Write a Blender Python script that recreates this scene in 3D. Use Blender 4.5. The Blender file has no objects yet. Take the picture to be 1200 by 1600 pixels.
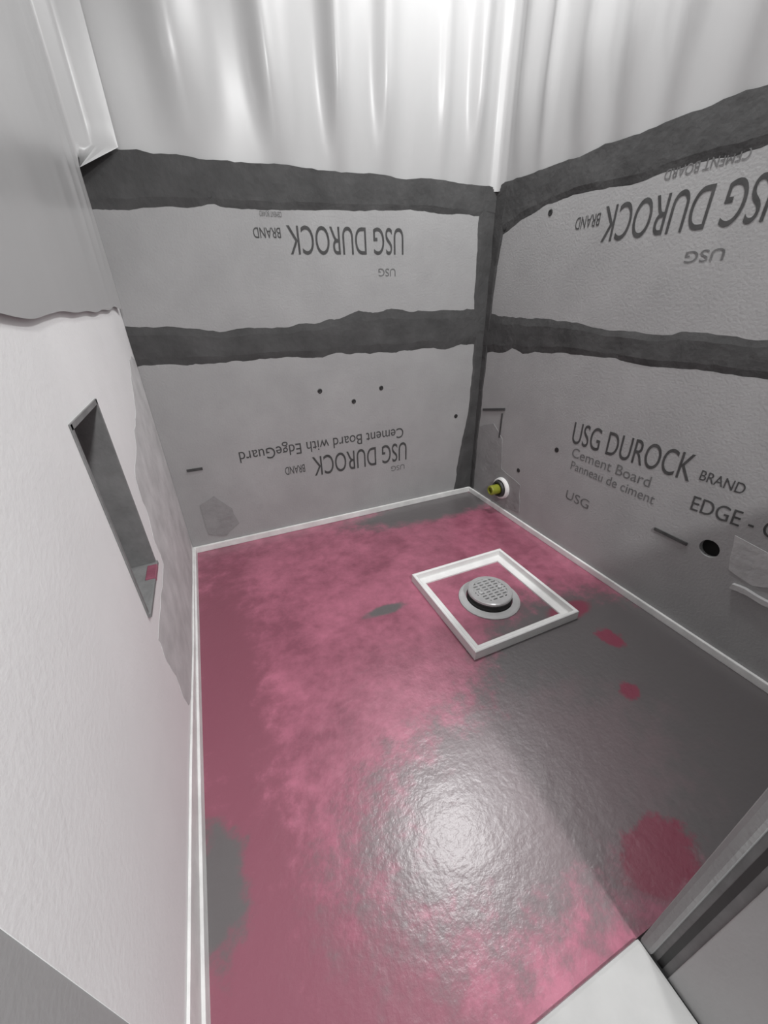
import bpy, bmesh, math, random
from mathutils import Vector, noise
sc = bpy.context.scene
S = 0.72            # metres per layout unit
random.seed(4)

# ------------------------------------------------------------------ camera
cam_d = bpy.data.cameras.new('camera'); cam = bpy.data.objects.new('camera', cam_d)
sc.collection.objects.link(cam); sc.camera = cam
cam.location = (-1.6707*S, -2.2392*S, 1.3144*S)
cam.rotation_euler = (1.0700, 0.0204, -0.4126)
cam_d.sensor_fit = 'HORIZONTAL'; cam_d.sensor_width = 36.0; cam_d.lens = 608.97/1200*36
cam_d.clip_start = 0.01

# ------------------------------------------------------------------ world, lamps, exposure
w = bpy.data.worlds.new('world'); sc.world = w; w.use_nodes = True
w.node_tree.nodes['Background'].inputs[0].default_value = (1, 1, 1, 1)
w.node_tree.nodes['Background'].inputs[1].default_value = 0.02
def lamp(name, loc, power, size):
    d = bpy.data.lights.new(name, 'AREA'); d.shape = 'DISK'; d.size = size*S; d.energy = power
    o = bpy.data.objects.new(name, d); sc.collection.objects.link(o); o.location = Vector(loc)*S
    return o
lamp('bathroom_ceiling_lamp', (-1.06, -4.0, 3.28), 66, 0.30)
lamp('shower_ceiling_lamp', (-0.43, -0.80, 3.28), 21, 0.32)
vs = sc.view_settings
vs.view_transform = 'Standard'; vs.look = 'None'; vs.gamma = 1.0; vs.use_curve_mapping = False
vs.exposure = 0.0

# ------------------------------------------------------------------ materials
def nodes_of(name):
    m = bpy.data.materials.new(name); m.use_nodes = True
    return m, m.node_tree, m.node_tree.nodes['Principled BSDF']
def mat(name, col, rough=0.7, var=0.0, scale=8.0, bump=0.0, bscale=60.0, metal=0.0, spec=0.4, coat=0.0, col2=None, stretch=None):
    m, nt, b = nodes_of(name)
    b.inputs['Roughness'].default_value = rough; b.inputs['Metallic'].default_value = metal
    b.inputs['Specular IOR Level'].default_value = spec; b.inputs['Coat Weight'].default_value = coat
    b.inputs['Coat Roughness'].default_value = 0.25
    tc = nt.nodes.new('ShaderNodeTexCoord'); src = tc.outputs['Object']
    if stretch:
        mp = nt.nodes.new('ShaderNodeMapping'); mp.inputs['Scale'].default_value = stretch
        nt.links.new(src, mp.inputs[0]); src = mp.outputs[0]
    n = nt.nodes.new('ShaderNodeTexNoise'); n.inputs['Scale'].default_value = scale
    n.inputs['Detail'].default_value = 6; n.inputs['Roughness'].default_value = 0.6
    nt.links.new(src, n.inputs['Vector'])
    r = nt.nodes.new('ShaderNodeValToRGB')
    c = Vector(col); a = c*(1-var); d = Vector(col2) if col2 else c*(1+var)
    r.color_ramp.elements[0].position = 0.32; r.color_ramp.elements[1].position = 0.68
    r.color_ramp.elements[0].color = (*a, 1); r.color_ramp.elements[1].color = (*d, 1)
    nt.links.new(n.outputs['Fac'], r.inputs[0]); nt.links.new(r.outputs[0], b.inputs['Base Color'])
    if bump:
        n2 = nt.nodes.new('ShaderNodeTexNoise'); n2.inputs['Scale'].default_value = bscale; n2.inputs['Detail'].default_value = 4
        nt.links.new(src, n2.inputs['Vector'])
        bp = nt.nodes.new('ShaderNodeBump'); bp.inputs['Strength'].default_value = bump; bp.inputs['Distance'].default_value = 0.004
        nt.links.new(n2.outputs['Fac'], bp.inputs['Height']); nt.links.new(bp.outputs[0], b.inputs['Normal'])
    return m
M = {}
M['board'] = mat('cement_board_grey', (.34, .34, .34), .85, .07, 5, .25, 140, spec=.2)
M['mortar'] = mat('grey_thinset', (.072, .072, .072), .85, .22, 9, .6, 45, spec=.2)
M['mortar_pale'] = mat('dried_thinset_smear', (.27, .27, .27), .85, .12, 12, .5, 60, spec=.2)
M['mortar_light'] = mat('pale_thinset_smear', (.45, .45, .45), .85, .12, 12, .5, 60, spec=.2)
M['white_board'] = mat('white_wall_board', (.80, .80, .80), .7, .04, 3, .15, 120, spec=.3)
M['drywall'] = mat('white_drywall', (.74, .74, .73), .8, .02, 4, .1, 150, spec=.3)
M['grey_drywall'] = mat('grey_drywall', (.36, .36, .36), .8, .05, 4, .1, 150, spec=.3)
M['sheet'] = mat('milky_plastic_sheet', (.42, .42, .42), .38, .05, 3, .2, 9, spec=.7, coat=.5, stretch=(1, 1, .25))
M['trim'] = mat('white_edge_strip', (.74, .74, .73), .5, .12, 14, .2, 80)
M['plastic'] = mat('white_plastic', (.78, .78, .77), .4, .05, 20)
M['plastic_grey'] = mat('grey_plastic', (.42, .42, .42), .45, .06, 30)
M['dark_plastic'] = mat('dark_plastic', (.03, .03, .03), .5, .2, 30)
M['grate'] = mat('brushed_drain_steel', (.50, .50, .50), .35, .08, 40, metal=.4)
M['ink'] = mat('grey_print_ink', (.06, .06, .06), .8, .25, 40)
M['ink_light'] = mat('faded_print_ink', (.14, .14, .14), .8, .25, 40)
M['hole'] = mat('dark_wall_cavity', (.006, .006, .006), .9, .2, 20)
M['yellow'] = mat('yellow_green_pipe', (.24, .26, .03), .4, .1, 40)
M['niche'] = mat('grey_coated_niche', (.20, .20, .20), .8, .15, 20, .4, 60)
M['left_patch'] = mat('grey_wall_patch', (.56, .56, .56), .85, .15, 10, .3, 60, spec=.2)
M['end'] = mat('pale_grey_end_board', (.47, .47, .47), .8, .06, 5, .1, 150, spec=.3)
M['bath'] = mat('grey_bathroom_paint', (.40, .40, .40), .8, .03, 4, .1, 150, spec=.3)
M['marble'] = mat('pale_threshold', (.44, .44, .435), .4, .08, 9, .05, 60)
M['screw'] = mat('dark_screw_steel', (.05, .05, .05), .45, .2, 60, metal=.6)

def membrane_mat():
    m, nt, b = nodes_of('red_waterproof_membrane')
    N = nt.nodes.new; L = nt.links.new
    tc = N('ShaderNodeTexCoord')
    mp = N('ShaderNodeMapping'); mp.inputs['Scale'].default_value = (1/S,)*3; L(tc.outputs['Object'], mp.inputs[0])
    P = mp.outputs[0]
    def noise_(sc_, det=6, ro=.6):
        n = N('ShaderNodeTexNoise'); n.inputs['Scale'].default_value = sc_; n.inputs['Detail'].default_value = det
        n.inputs['Roughness'].default_value = ro; L(P, n.inputs['Vector']); return n.outputs['Fac']
    def math_(op, a, c, clamp=False):
        k = N('ShaderNodeMath'); k.operation = op; k.use_clamp = clamp
        for i, v in enumerate((a, c)):
            if isinstance(v, (int, float)): k.inputs[i].default_value = v
            else: L(v, k.inputs[i])
        return k.outputs[0]
    big = noise_(3.0); fine = noise_(14.0, 8, .7)
    def spot(x, y, rx, ry, soft=.5, amp=.5):     # 1 inside a ragged blot of floor colour, 0 outside
        q = N('ShaderNodeMapping'); q.vector_type = 'POINT'
        q.inputs['Location'].default_value = (-x/rx, -y/ry, 0); q.inputs['Scale'].default_value = (1/rx, 1/ry, 1)
        L(P, q.inputs[0])
        ln = N('ShaderNodeVectorMath'); ln.operation = 'LENGTH'; L(q.outputs[0], ln.inputs[0])
        d = math_('ADD', ln.outputs['Value'], math_('MULTIPLY', math_('SUBTRACT', fine, .5), amp*2))
        mr = N('ShaderNodeMapRange'); mr.interpolation_type = 'SMOOTHSTEP'
        mr.inputs[1].default_value = 1+soft/2; mr.inputs[2].default_value = 1-soft/2; L(d, mr.inputs[0])
        return mr.outputs[0]
    def mix(f, a, c):
        x = N('ShaderNodeMix'); x.data_type = 'RGBA'; L(f, x.inputs[0])
        for i, v in ((6, a), (7, c)):
            if isinstance(v, tuple): x.inputs[i].default_value = (*v, 1)
            else: L(v, x.inputs[i])
        return x.outputs[2]
    r = N('ShaderNodeValToRGB'); r.color_ramp.elements[0].position = .40; r.color_ramp.elements[1].position = .62
    r.color_ramp.elements[0].color = (.23, .060, .098, 1); r.color_ramp.elements[1].color = (.44, .135, .205, 1)
    L(math_('ADD', math_('MULTIPLY', big, .55), math_('MULTIPLY', fine, .45)), r.inputs[0])
    col = r.outputs[0]
    for args in ((-1.86, -1.0, .16, .75, .8, .9), (-1.72, -2.08, .34, .26, .8, 1.0), (-1.90, -1.75, .22, .35, .8, 1.0)):
        col = mix(spot(*args), col, (.235, .064, .100))
    grey = (.108, .098, .100)  # first blot paints the knee wall's shadow; corner blot mixes mortar dust and shade
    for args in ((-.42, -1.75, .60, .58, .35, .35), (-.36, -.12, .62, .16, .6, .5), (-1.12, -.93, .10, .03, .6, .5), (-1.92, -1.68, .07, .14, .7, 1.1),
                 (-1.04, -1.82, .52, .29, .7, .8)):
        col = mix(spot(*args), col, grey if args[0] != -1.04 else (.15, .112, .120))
    for args in ((-.83, -2.09, .12, .075, .4, 1.1), (-.30, -1.50, .045, .055, .5, 1.2), (-.46, -1.72, .04, .035, .5, 1.3), (-.33, -1.30, .12, .05, .5, .5)):
        col = mix(spot(*args), col, (.21, .030, .062))
    L(col, b.inputs['Base Color'])
    b.inputs['Roughness'].default_value = .45; b.inputs['Specular IOR Level'].default_value = .5
    b.inputs['Coat Weight'].default_value = 1.0; b.inputs['Coat Roughness'].default_value = .28
    bp = N('ShaderNodeBump'); bp.inputs['Strength'].default_value = .42; bp.inputs['Distance'].default_value = .003
    L(math_('ADD', noise_(16, 5, .6), math_('MULTIPLY', noise_(60, 3, .6), .35)), bp.inputs['Height'])
    L(bp.outputs[0], b.inputs['Normal']); L(bp.outputs[0], b.inputs['Coat Normal'])
    return m
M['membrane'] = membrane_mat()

# ------------------------------------------------------------------ helpers
WORLD = {}
def place(o, org, parent):
    WORLD[o.name] = org
    sc.collection.objects.link(o)
    if parent: o.parent = parent; o.location = (org - WORLD[parent.name])*S
    else: o.location = org*S
def obj(name, bm, m, parent=None, org=None, smooth=False, kind=None):
    """link bm (layout units, world placed) as one mesh object whose origin sits at org"""
    org = Vector(org) if org else (WORLD[parent.name] if parent else Vector((0, 0, 0)))
    bmesh.ops.recalc_face_normals(bm, faces=bm.faces)
    for v in bm.verts: v.co = (v.co-org)*S
    me = bpy.data.meshes.new(name); bm.to_mesh(me); bm.free(); me.materials.append(M[m])
    if smooth:
        for p in me.polygons: p.use_smooth = True
    o = bpy.data.objects.new(name, me); place(o, org, parent)
    if kind: o['kind'] = kind
    return o
def struct(name, bm, m): return obj(name, bm, m, kind='structure')
def tag(o, label, cat, group=None):
    o['label'] = label; o['category'] = cat
    if group: o['group'] = group
    return o
def thing(name, label, cat, loc, group=None):
    o = bpy.data.objects.new(name, None); o.empty_display_size = .05
    place(o, Vector(loc), None); return tag(o, label, cat, group)
def box(bm, x0, x1, y0, y1, z0, z1, bev=0):
    vs_ = [bm.verts.new((x, y, z)) for x in (x0, x1) for y in (y0, y1) for z in (z0, z1)]
    f = [bm.faces.new([vs_[i] for i in q]) for q in ((0,1,3,2),(4,6,7,5),(0,4,5,1),(2,3,7,6),(0,2,6,4),(1,5,7,3))]
    if bev:
        bmesh.ops.bevel(bm, geom=list({e for g in f for e in g.edges}), offset=bev, segments=2, affect='EDGES', profile=.6)
    return bm
def B(*a, bev=0): return box(bmesh.new(), *a, bev=bev)
def lathe(profile, c, axis='z', n=32, bm=None):
    """profile of (radius, height) about an axis through c; closed where radius is 0"""
    bm = bm or bmesh.new(); rings = []
    def pt(r, h, a):
        u, v = r*math.cos(a), r*math.sin(a)
        q = {'z': (u, v, h), 'x': (-h, u, v), 'y': (u, -h, v)}[axis]
        return Vector(c)+Vector(q)
    for r, h in profile:
        rings.append([bm.verts.new(pt(0, h, 0))] if r == 0 else [bm.verts.new(pt(r, h, 2*math.pi*k/n)) for k in range(n)])
    for a, b_ in zip(rings, rings[1:]):
        for k in range(n):
            q = [a[k % len(a)], a[(k+1) % len(a)], b_[(k+1) % len(b_)], b_[k % len(b_)]]
            u = []
            for v in q:
                if v not in u: u.append(v)
            if len(u) > 2: bm.faces.new(u)
    return bm
# a wall frame maps (along, up, out) to the room
FR = {'back': lambda a, z, o: Vector((a, -o, z)), 'right': lambda a, z, o: Vector((-o, a, z)),
      'left': lambda a, z, o: Vector((-1.963+o, a, z)), 'floor': lambda a, z, o: Vector((a, z, o))}
def lerp(pts, t):
    pts = sorted(pts)
    if t <= pts[0][0]: return pts[0][1]
    for (a, b_), (c, d) in zip(pts, pts[1:]):
        if t <= c: return b_+(d-b_)*(t-a)/(c-a)
    return pts[-1][1]
def smear(wall, a0, a1, lo, hi, th=.006, rag=.02, seed=0, na=70, nv=8, vertical=False, full=''):
    """trowelled coat between two ragged outlines: lo/hi are lists of (along, height); closed and proud of the board"""
    bm = bmesh.new(); fr = FR[wall]; rows = []
    for i in range(na+1):
        t = a0+(a1-a0)*i/na
        l = lerp(lo, t)+rag*(noise.noise((t*7, seed, .3))+.5*noise.noise((t*23, seed, 1.3)))
        h = lerp(hi, t)+rag*(noise.noise((t*6, seed, 5.3))+.5*noise.noise((t*21, seed, 7.3)))
        row = []
        for j in range(nv+1):
            u = j/nv; z = l+(h-l)*u
            e = min(1, 4*u if full != 'lo' else 1, 4*(1-u) if full != 'hi' else 1)
            o = -.002+(th+.002)*e*(.8+.5*noise.noise((t*9, z*9, seed+2)))
            row.append(bm.verts.new(fr(z, t, o) if vertical else fr(t, z, o)))
        rows.append(row)
    for p, q in zip(rows, rows[1:]):
        for j in range(nv): bm.faces.new((p[j], p[j+1], q[j+1], q[j]))
    return bm
def outline(wall, pts, th=.004, cut=3, rag=.012, seed=0):
    """a thin patch with a ragged polygon outline"""
    bm = bmesh.new(); fr = FR[wall]; P = []
    for k, p in enumerate(pts):
        q = pts[(k+1) % len(pts)]
        for c in range(cut):
            u = c/cut; a = p[0]+(q[0]-p[0])*u; z = p[1]+(q[1]-p[1])*u
            P.append((a+rag*noise.noise((a*13, z*13, seed)), z+rag*noise.noise((a*13, z*13, seed+9))))
    lo = [bm.verts.new(fr(a, z, -.001)) for a, z in P]; hi = [bm.verts.new(fr(a, z, th)) for a, z in P]
    bm.faces.new(hi)
    for k in range(len(P)): bm.faces.new((lo[k], lo[(k+1) % len(P)], hi[(k+1) % len(P)], hi[k]))
    return bm
def lettering(text, wall, start, end, height, parent, m='ink', flip=False, weight=.0, o=.0012, name='printed_lettering'):
    """flat print: baseline runs from start to end (along, height); flip = board mounted upside down"""
    cu = bpy.data.curves.new('text', 'FONT'); cu.body = text; cu.offset = weight; cu.resolution_u = 6
    to = bpy.data.objects.new('text', cu); sc.collection.objects.link(to)
    bpy.context.view_layer.update()
    me = bpy.data.meshes.new_from_object(to.evaluated_get(bpy.context.evaluated_depsgraph_get()))
    bpy.data.objects.remove(to); bpy.data.curves.remove(cu)
    bm = bmesh.new(); bm.from_mesh(me); bpy.data.meshes.remove(me)
    xs = [v.co.x for v in bm.verts]; ys = [v.co.y for v in bm.verts]
    x0, x1 = min(xs), max(xs); cap = .69
    fr = FR[wall]
    dx, dz = end[0]-start[0], end[1]-start[1]; ln = math.hypot(dx, dz); ux, uz = dx/ln, dz/ln
    # letters rise to the left of the writing direction as the reader faces the wall
    s = 1 if wall in ('back',) else -1
    nx, nz = (-uz*s, ux*s)
    for v in bm.verts:
        a = (v.co.x-x0)/(x1-x0)*ln; h = v.co.y/cap*height
        v.co = fr(start[0]+ux*a+nx*h, start[1]+uz*a+nz*h, o)
    return obj(name, bm, m, parent)

# ------------------------------------------------------------------ large structure
W = 1.963; H = 3.33; TOP = 1.83; SEAM = 1.124
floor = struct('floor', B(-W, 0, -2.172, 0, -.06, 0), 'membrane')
struct('floor_bathroom', B(-W, 1.3, -5.6, -2.40, -.06, -.002), 'grey_drywall')
struct('ceiling', B(-W-.1, 1.4, -5.7, .2, H, H+.08), 'drywall')
wb = struct('wall_back', B(-W-.15, .15, .022, .16, 0, H), 'drywall')
wr = struct('wall_right', B(.022, .15, -2.40, .022, 0, H), 'drywall')
struct('wall_entry', B(-W-.15, 1.4, -5.7, -5.6, 0, H), 'bath')
struct('wall_bathroom', B(1.3, 1.4, -5.6, -2.40, 0, H), 'bath')
struct('wall_outer', B(.15, 1.4, -2.40, -2.16, 0, H), 'bath')

# left wall with the opening of the niche cut through its board
NY0, NY1, NZ0, NZ1, ND = -1.222, -.940, .545, 1.092, .125
bm = bmesh.new()
for y0, y1, z0, z1 in ((-1.962, NY0, 0, H), (NY1, .022, 0, H), (NY0, NY1, 0, NZ0), (NY0, NY1, NZ1, H)):
    box(bm, -W-.022, -W, y0, y1, z0, z1)
bmesh.ops.remove_doubles(bm, verts=bm.verts, dist=1e-5)
wl = struct('wall_left', bm, 'white_board')
obj('drywall_panel', B(-W-.15, -W-.001, -5.6, -1.962, 0, H), 'grey_drywall', wl)
obj('framing', B(-W-.15, -W-.022-ND, -1.962, .022, 0, H), 'drywall', wl)
bm = bmesh.new(); t = .012; X0 = -W-.022-ND+.001; X1 = -W+.004
box(bm, X0, X0+t, NY0, NY1, NZ0, NZ1)
box(bm, X0, X1, NY0-.001, NY0+t, NZ0, NZ1); box(bm, X0, X1, NY1-t, NY1+.001, NZ0, NZ1)
box(bm, X0, X1, NY0, NY1, NZ1-t, NZ1+.001)
ni = obj('niche', bm, 'niche', wl)
obj('niche_sill', B(X0, X1+.006, NY0, NY1, NZ0-.002, NZ0+t, bev=.003), 'niche', ni)
obj('membrane_dab', B(X1-.022, X1+.008, NY1-.11, NY1-.03, NZ0+.001, NZ0+t+.004, bev=.003), 'membrane', ni)['label'] = 'red membrane dab in the niche corner'

# knee wall right of the opening, its end facing the camera
kw = struct('wall_front', B(-1.012, .022, -2.40, -2.19, 0, 1.22), 'grey_drywall')

# ------------------------------------------------------------------ cement boards, joints and print
g = .004
obj('cement_board', B(-W, 0, 0, .021, .0, SEAM-g, bev=.003), 'board', wb)
obj('cement_board', B(-W, 0, 0, .021, SEAM+g, TOP, bev=.003), 'board', wb)
# right lower board carries the pipe opening and the round hole
bm = bmesh.new(); box(bm, 0, .021, -2.19, 0, 0, SEAM-g, bev=.003)
rl = obj('cement_board', bm, 'board', wr)
obj('cement_board', B(0, .021, -2.19, 0, SEAM+g, TOP, bev=.003), 'board', wr)
HOLES = ((-.361, .177, .060), (-1.575, .424, .036))
cb = bmesh.new()
for y, z, r in HOLES: lathe([(0, -.06), (r, -.06), (r, .04), (0, .04)], (0, y, z), 'x', 20, cb)
cut = obj('cutter', cb, 'hole'); mod = rl.modifiers.new('b', 'BOOLEAN'); mod.object = cut; mod.operation = 'DIFFERENCE'; mod.solver = 'EXACT'
bpy.context.view_layer.update()
me = bpy.data.meshes.new_from_object(rl.evaluated_get(bpy.context.evaluated_depsgraph_get()))
rl.modifiers.clear(); rl.data = me; bpy.data.objects.remove(cut)
for y, z, r in HOLES:      # dark cavity behind each opening
    obj('wall_cavity', lathe([(r*1.05, -.0205), (r*1.05, -.0215), (0, -.0217)], (0, y, z), 'x', 20), 'hole', wr)

obj('seam_mortar', smear('back', -W+.001, -.002, [(-W, 1.03), (-1.55, 1.045), (-.8, 1.02), (-.07, 1.02)],
    [(-W, 1.25), (-1.56, 1.215), (-1.25, 1.20), (-.95, 1.25), (-.84, 1.277), (-.28, 1.265), (0, 1.25)], seed=1, rag=.018), 'mortar', wb)
obj('edge_mortar', smear('back', -W+.001, -.002, [(-W, 1.63), (-1.7, 1.655), (-1.0, 1.68), (-.5, 1.70), (-.12, 1.69)], [(-W, 1.84), (0, 1.84)], seed=2, rag=.012, full='hi'), 'mortar', wb)
obj('corner_mortar', smear('back', .03, TOP-.005, [(0, -.16), (.35, -.13), (.6, -.08), (1.0, -.07), (1.3, -.10), (1.8, -.12)], [(0, .004), (2, .004)], seed=3, rag=.012, vertical=True, full='hi'), 'mortar', wb)
obj('seam_mortar', smear('right', -2.17, -.002, [(-2.17, 1.045), (-1.3, 1.045), (-.75, 1.045), (-.08, .99), (0, .97)],
    [(-2.17, 1.20), (-1.4, 1.19), (-.92, 1.185), (-.54, 1.216), (-.13, 1.225), (0, 1.25)], seed=4, rag=.014), 'mortar', wr)
obj('edge_mortar', smear('right', -2.17, -.002, [(-2.17, 1.68), (-1.3, 1.685), (-.9, 1.675), (-.55, 1.69), (-.3, 1.66), (-.1, 1.60), (0, 1.58)], [(-2.2, 1.84), (0, 1.84)], seed=5, rag=.012, full='hi'), 'mortar', wr)
obj('corner_mortar', smear('right', .03, TOP-.005, [(0, -.05), (.5, -.045), (1.0, -.06), (1.4, -.07), (1.8, -.12)], [(0, .004), (2, .004)], seed=6, rag=.010, vertical=True, full='hi'), 'mortar', wr)
obj('wall_patch', outline('right', [(-.05, .05), (-.05, .52), (-.20, .58), (-.30, .50), (-.33, .30), (-.52, .27), (-.55, .08), (-.40, .05)], .003, seed=3), 'mortar_pale', wr)
obj('wall_patch', outline('right', [(-1.63, .52), (-1.78, .50), (-1.84, .42), (-1.74, .36), (-1.66, .38)], .003, seed=5), 'mortar_light', wr)
obj('wall_patch', outline('back', [(-1.86, .10), (-1.86, .30), (-1.78, .34), (-1.70, .24), (-1.68, .14), (-1.76, .07)], .003, seed=7), 'mortar_pale', wb)
obj('mortar_lump', outline('right', [(-1.69, .318), (-1.69, .338), (-1.75, .342), (-1.83, .345), (-1.85, .325)], .016, seed=8, rag=.012), 'mortar_light', wr)
obj('wall_patch', outline('left', [(-.004, .06), (-.004, 1.10), (-.16, 1.10), (-.40, .95), (-.62, .86), (-.80, .80), (-.83, .60), (-.84, .47), (-1.2, .46), (-1.21, .3), (-1.19, .12), (-1.1, .06)], .0007, seed=9, rag=.03, cut=6), 'left_patch', wl)  # thin patch, greyer than the board, from the back corner to below the niche

# pencil marks and screw heads
def stroke(wall, a0, z0, a1, z1, wd, parent, name='pencil_mark'):
    fr = FR[wall]; bm = bmesh.new(); d = Vector((a1-a0, z1-z0)).normalized(); n = Vector((-d.y, d.x))*wd/2
    lo = [(a0-n.x, z0-n.y), (a1-n.x, z1-n.y), (a1+n.x, z1+n.y), (a0+n.x, z0+n.y)]
    bm.faces.new([bm.verts.new(fr(a, z, .0055)) for a, z in lo])
    bmesh.ops.extrude_face_region(bm, geom=list(bm.faces))
    for v in list(bm.verts)[4:]: v.co += fr(0, 0, -.005)-fr(0, 0, 0)
    return obj(name, bm, 'ink', parent)
stroke('right', -.07, .64, -.29, .69, .014, wr); stroke('right', -.27, .66, -.27, .50, .010, wr)
stroke('right', -1.36, .40, -1.50, .40, .014, wr)
stroke('back', -1.88, .515, -1.80, .515, .014, wb)
def screws(wall, pts, parent):
    for a, z in pts:
        c = FR[wall](a, z, 0)
        obj('screw_head', lathe([(.014, -.001), (.014, .0015), (.010, .003), (.004, .0015), (0, .0015)], c, {'back': 'y', 'right': 'x'}[wall], 10), 'screw', parent)
screws('back', [(-.72, .84), (-.9, .78), (-.17, .60), (-1.1, .86), (-.66, 1.74), (-1.5, 1.72)], wb)
screws('right', [(-.747, .568), (-.484, .349), (-.43, 1.66), (-.1, 1.64), (-1.75, .78)], wr)

bl, = [lettering('USG DUROCK', 'back', (-.574, 1.633), (-1.185, 1.625), .115, wb, flip=True)]
lettering('BRAND', 'back', (-1.215, 1.615), (-1.34, 1.612), .04, wb, 'ink', True)
lettering('CEMENT BOARD', 'back', (-1.20, 1.675), (-1.30, 1.675), .02, wb, 'ink_light', True)
lettering('USG', 'back', (-.62, 1.455), (-.72, 1.455), .035, wb, 'ink_light', True)
lettering('USG DUROCK', 'back', (-.545, .475), (-1.19, .475), .125, wb, 'ink', True)
lettering('BRAND', 'back', (-1.24, .44), (-1.36, .44), .05, wb, 'ink', True)
lettering('Cement Board with EdgeGuard', 'back', (-.57, .575), (-1.60, .575), .065, wb, 'ink', True)
lettering('USG', 'back', (-.56, .32), (-.66, .32), .035, wb, 'ink_light', True)
lettering('USG DUROCK', 'right', (-1.40, 1.622), (-.75, 1.632), .125, wr, 'ink', True)
lettering('BRAND', 'right', (-.73, 1.615), (-.60, 1.615), .045, wr, 'ink', True)
lettering('CEMENT BOARD', 'right', (-1.25, 1.70), (-.98, 1.70), .03, wr, 'ink_light', True)
lettering('USG', 'right', (-1.27, 1.44), (-1.14, 1.44), .035, wr, 'ink_light', True)
lettering('USG DUROCK', 'right', (-.83, .635), (-1.42, .65), .11, wr, 'ink')
lettering('BRAND', 'right', (-1.45, .672), (-1.60, .672), .04, wr, 'ink')
lettering('Cement Board', 'right', (-.85, .565), (-1.28, .565), .05, wr, 'ink_light')
lettering('Panneau de ciment', 'right', (-.86, .50), (-1.32, .50), .045, wr, 'ink_light')
lettering('EDGE - C', 'right', (-1.46, .545), (-1.74, .56), .06, wr, 'ink')
lettering('USG', 'right', (-.87, .33), (-1.02, .33), .05, wr, 'ink_light')

# ------------------------------------------------------------------ white edge strips round the membrane, threshold, knee wall edges
struct('trim_1', B(-W, -.012, -.014, -.0005, 0, .040, bev=.004), 'trim')
struct('trim_2', B(-.014, -.0005, -2.17, -.0005, 0, .036, bev=.004), 'trim')
bm = bmesh.new(); ends = []      # the upstand grows taller towards the opening
for y, h in ((-.014, .042), (-.8, .055), (-1.4, .10), (-2.17, .13)):
    ends.append([bm.verts.new((-W+dx, y, z)) for dx, z in ((.0005, 0), (.0005, h), (.007, h), (.009, .038), (.016, .034), (.018, 0))])
for p, q in zip(ends, ends[1:]):
    for k in range(6): bm.faces.new((p[k], p[(k+1) % 6], q[(k+1) % 6], q[k]))
bm.faces.new(ends[0]); bm.faces.new(ends[-1])
struct('trim_3', bm, 'trim')
obj('end_panel', B(-1.026, -1.012, -2.40, -2.241, 0, 1.22, bev=.002), 'end', kw)
obj('edge_bead', B(-1.030, -1.012, -2.204, -2.176, 0, 1.22, bev=.008), 'board', kw)
obj('cement_board', B(-1.012, 0, -2.19, -2.176, 0, 1.22), 'board', kw)
obj('joint', B(-1.022, -1.012, -2.241, -2.204, 0, 1.22), 'niche', kw)
obj('joint_gap', B(-1.0225, -1.012, -2.227, -2.215, 0, 1.22), 'dark_plastic', kw)
th = struct('threshold', B(-W, -1.031, -2.50, -2.172, -.06, .012, bev=.008), 'marble')

# ------------------------------------------------------------------ plastic sheets
def sheet(name, label, path, z0, z1, seed, folds, amp, hem=0):
    """hanging film: path = plan polyline, folds = (arc position, width, height) of the pleats"""
    bm = bmesh.new(); seg = []; s = 0
    for p, q in zip(path, path[1:]):
        l = (Vector(q)-Vector(p)).length; seg.append((s, l, Vector(p), Vector(q))); s += l
    n = int(s/.012); nz = 26; rows = []
    def at(t):
        for a, l, p, q in seg:
            if t <= a+l+1e-6: break
        d = (q-p).normalized(); return p+d*(t-a), Vector((-d.y, d.x))
    for j in range(nz+1):
        v = j/nz; z = z0+(z1-z0)*v; row = []
        for i in range(n+1):
            t = s*i/n
            if hem and z < TOP-.01: t = max(t, hem)
            p, _ = at(t)
            nrm = (at(min(s, t+.06))[1]+at(max(0, t-.06))[1]).normalized()
            ts = t+.03*noise.noise((z*.8, seed, t*2))*(1.2-v)
            h = .004+min(1, .15+v/.2)*amp*(.5+.5*noise.noise((ts*6, z*.35, seed)))
            for c, wd, hh in folds:
                u = (ts-c)/wd
                h += min(1, v/.22)*hh*math.exp(-u*u)*(.8+.3*noise.noise((c*5, z*.9, seed)))
            q = p+nrm*h
            row.append(bm.verts.new((q.x, q.y, z+(.012*noise.noise((t*5, seed, 3)) if j == 0 else 0))))
        rows.append(row)
    for a, b_ in zip(rows, rows[1:]):
        for i in range(n): bm.faces.new((a[i], a[i+1], b_[i+1], b_[i]))
    o = obj(name, bm, 'sheet', None, (path[0][0], path[0][1], z0), smooth=True)
    md = o.modifiers.new('film', 'SOLIDIFY'); md.thickness = .001; md.offset = 0; md.use_rim = False
    return tag(o, label, 'plastic sheet')
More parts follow.
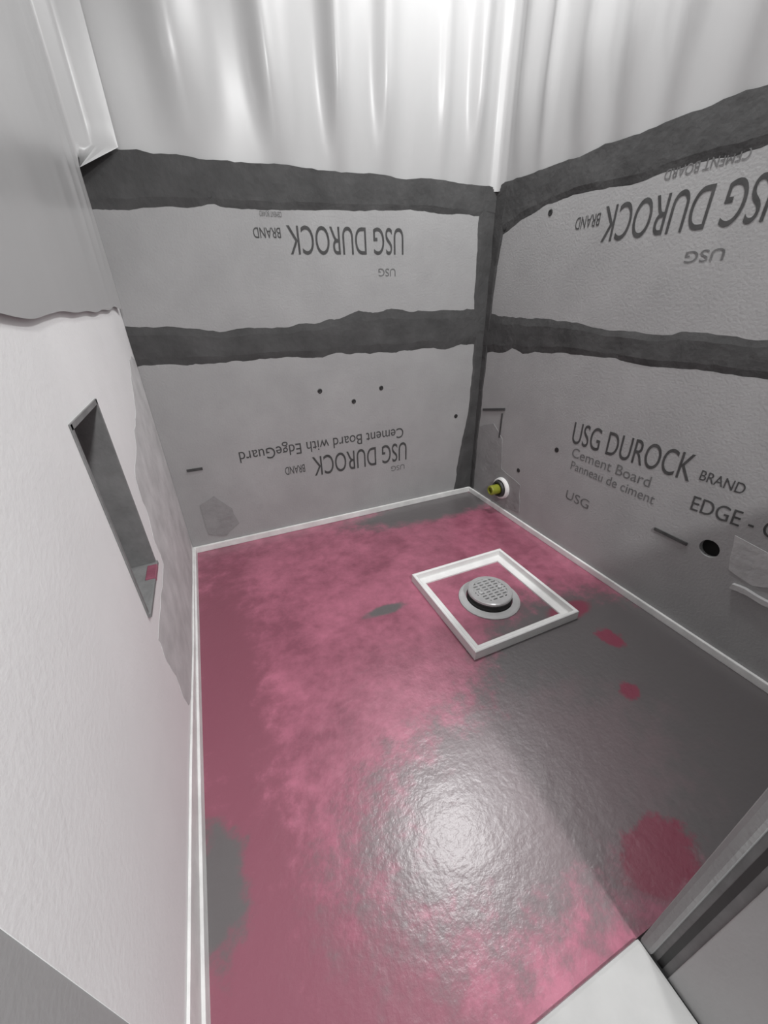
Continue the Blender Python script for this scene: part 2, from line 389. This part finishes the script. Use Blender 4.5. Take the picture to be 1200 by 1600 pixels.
# arc length runs from the first path point; folds stand into the room
C0 = 2.17
sheet('plastic_sheet', 'long milky plastic sheet hanging in folds above the boards of back and right walls', [(.012, -2.18), (.012, -.055), (-.004, -.010), (-.045, .012), (-1.93, .012)], 1.815, H-.01, 1,
      [(C0+.16, .05, .05), (C0+.36, .035, .03), (C0+.66, .05, .05), (C0+.90, .05, .05), (C0+1.20, .06, .05), (C0+1.55, .09, .05),
       (C0-.15, .05, .035), (C0-.30, .03, .03), (C0-.53, .06, .05), (C0-.73, .05, .05), (C0-.92, .04, .045), (C0-1.15, .05, .04), (C0-1.5, .07, .03), (C0-1.9, .07, .03)], .010)
sheet('plastic_sheet', 'pale plastic sheet over the left wall, wrapped round the back corner', [(-1.80, -.014), (-1.89, -.020), (-1.948, -.05), (-1.958, -.13), (-1.958, -2.5)], 1.30, H-.01, 3,
      [(.26, .03, .012), (.40, .03, .010), (.60, .05, .006), (1.0, .1, .006), (1.5, .12, .006), (2.0, .1, .006)], .004, hem=.16)

# ------------------------------------------------------------------ drain and its frame
cx, cy, hs = -.622, -1.073, .283
fr_ = thing('drain_frame', 'white square raised frame lying around the round floor drain', 'frame', (cx, cy, 0))
def bar(k):
    """one mitred side: upright outer lip and a flat inner flange"""
    prof = [(0, 0), (0, .044), (.004, .047), (.012, .047), (.016, .044), (.017, .016), (.020, .012), (.050, .011), (.054, .008), (.054, 0)]
    bm = bmesh.new(); ends = []
    for sgn in (-1, 1):
        row = []
        for d, z in prof:
            a = sgn*(hs-d); r = hs-d
            x, y = ((a, r), (r, -a), (-a, -r), (-r, a))[k]
            row.append(bm.verts.new((cx+x, cy+y, z)))
        ends.append(row)
    for i in range(len(prof)):
        j = (i+1) % len(prof); bm.faces.new((ends[0][i], ends[0][j], ends[1][j], ends[1][i]))
    bm.faces.new(ends[0]); bm.faces.new(ends[1][::-1])
    return bm
for k in range(4): obj('frame_bar', bar(k), 'plastic', fr_)
dr = thing('floor_drain', 'round grey floor drain with a slotted grate, standing inside the white frame', 'drain', (cx, cy, 0))
C = (cx, cy, 0)
obj('flange', lathe([(.148, 0), (.148, .006), (.140, .010), (.112, .012), (.112, 0)], C), 'plastic_grey', dr)
obj('drain_body', lathe([(.108, 0), (.108, .018), (.098, .022), (.098, .030), (.106, .036), (.106, .044), (.0, .044)], C), 'dark_plastic', dr)
obj('rim', lathe([(.082, .044), (.082, .058), (.103, .058), (.107, .054), (.107, .044), (.082, .044)], C), 'grate', dr)
bm = bmesh.new()
for k in range(-4, 5):
    o_ = k*.0185; l = math.sqrt(max(0, .083**2-o_**2))
    box(bm, cx-l, cx+l, cy+o_-.0055, cy+o_+.0055, .0445, .056)
for k in range(-2, 3):
    o_ = k*.034; l = math.sqrt(max(0, .083**2-o_**2))
    box(bm, cx+o_-.006, cx+o_+.006, cy-l, cy+l, .0447, .0555)
obj('grate', bm, 'grate', dr)
for s_ in (-1, 1): obj('screw', lathe([(.010, .055), (.010, .060), (.007, .062), (0, .062)], (cx+s_*.055, cy+.0, 0), n=12), 'plastic_grey', dr)

# ------------------------------------------------------------------ pipe stub low on the right wall by the corner
ps = thing('pipe_stub', 'yellow capped pipe stub in a pale ring low on the right wall near the corner', 'pipe', (0, -.361, .177))
P_ = (0, -.361, .177)
obj('collar', lathe([(.056, -.004), (.056, .02), (.062, .028), (.070, .024), (.074, .0), (.056, -.004)], P_, 'x', 28), 'plastic', ps)
obj('gasket', lathe([(.034, -.015), (.034, .034), (.042, .044), (.052, .044), (.056, .034), (.056, -.015), (.034, -.015)], P_, 'x', 28), 'dark_plastic', ps)
obj('pipe', lathe([(.033, -.018), (.033, .095), (.029, .102), (.020, .102), (.020, .080), (0, .080)], P_, 'x', 24), 'yellow', ps)
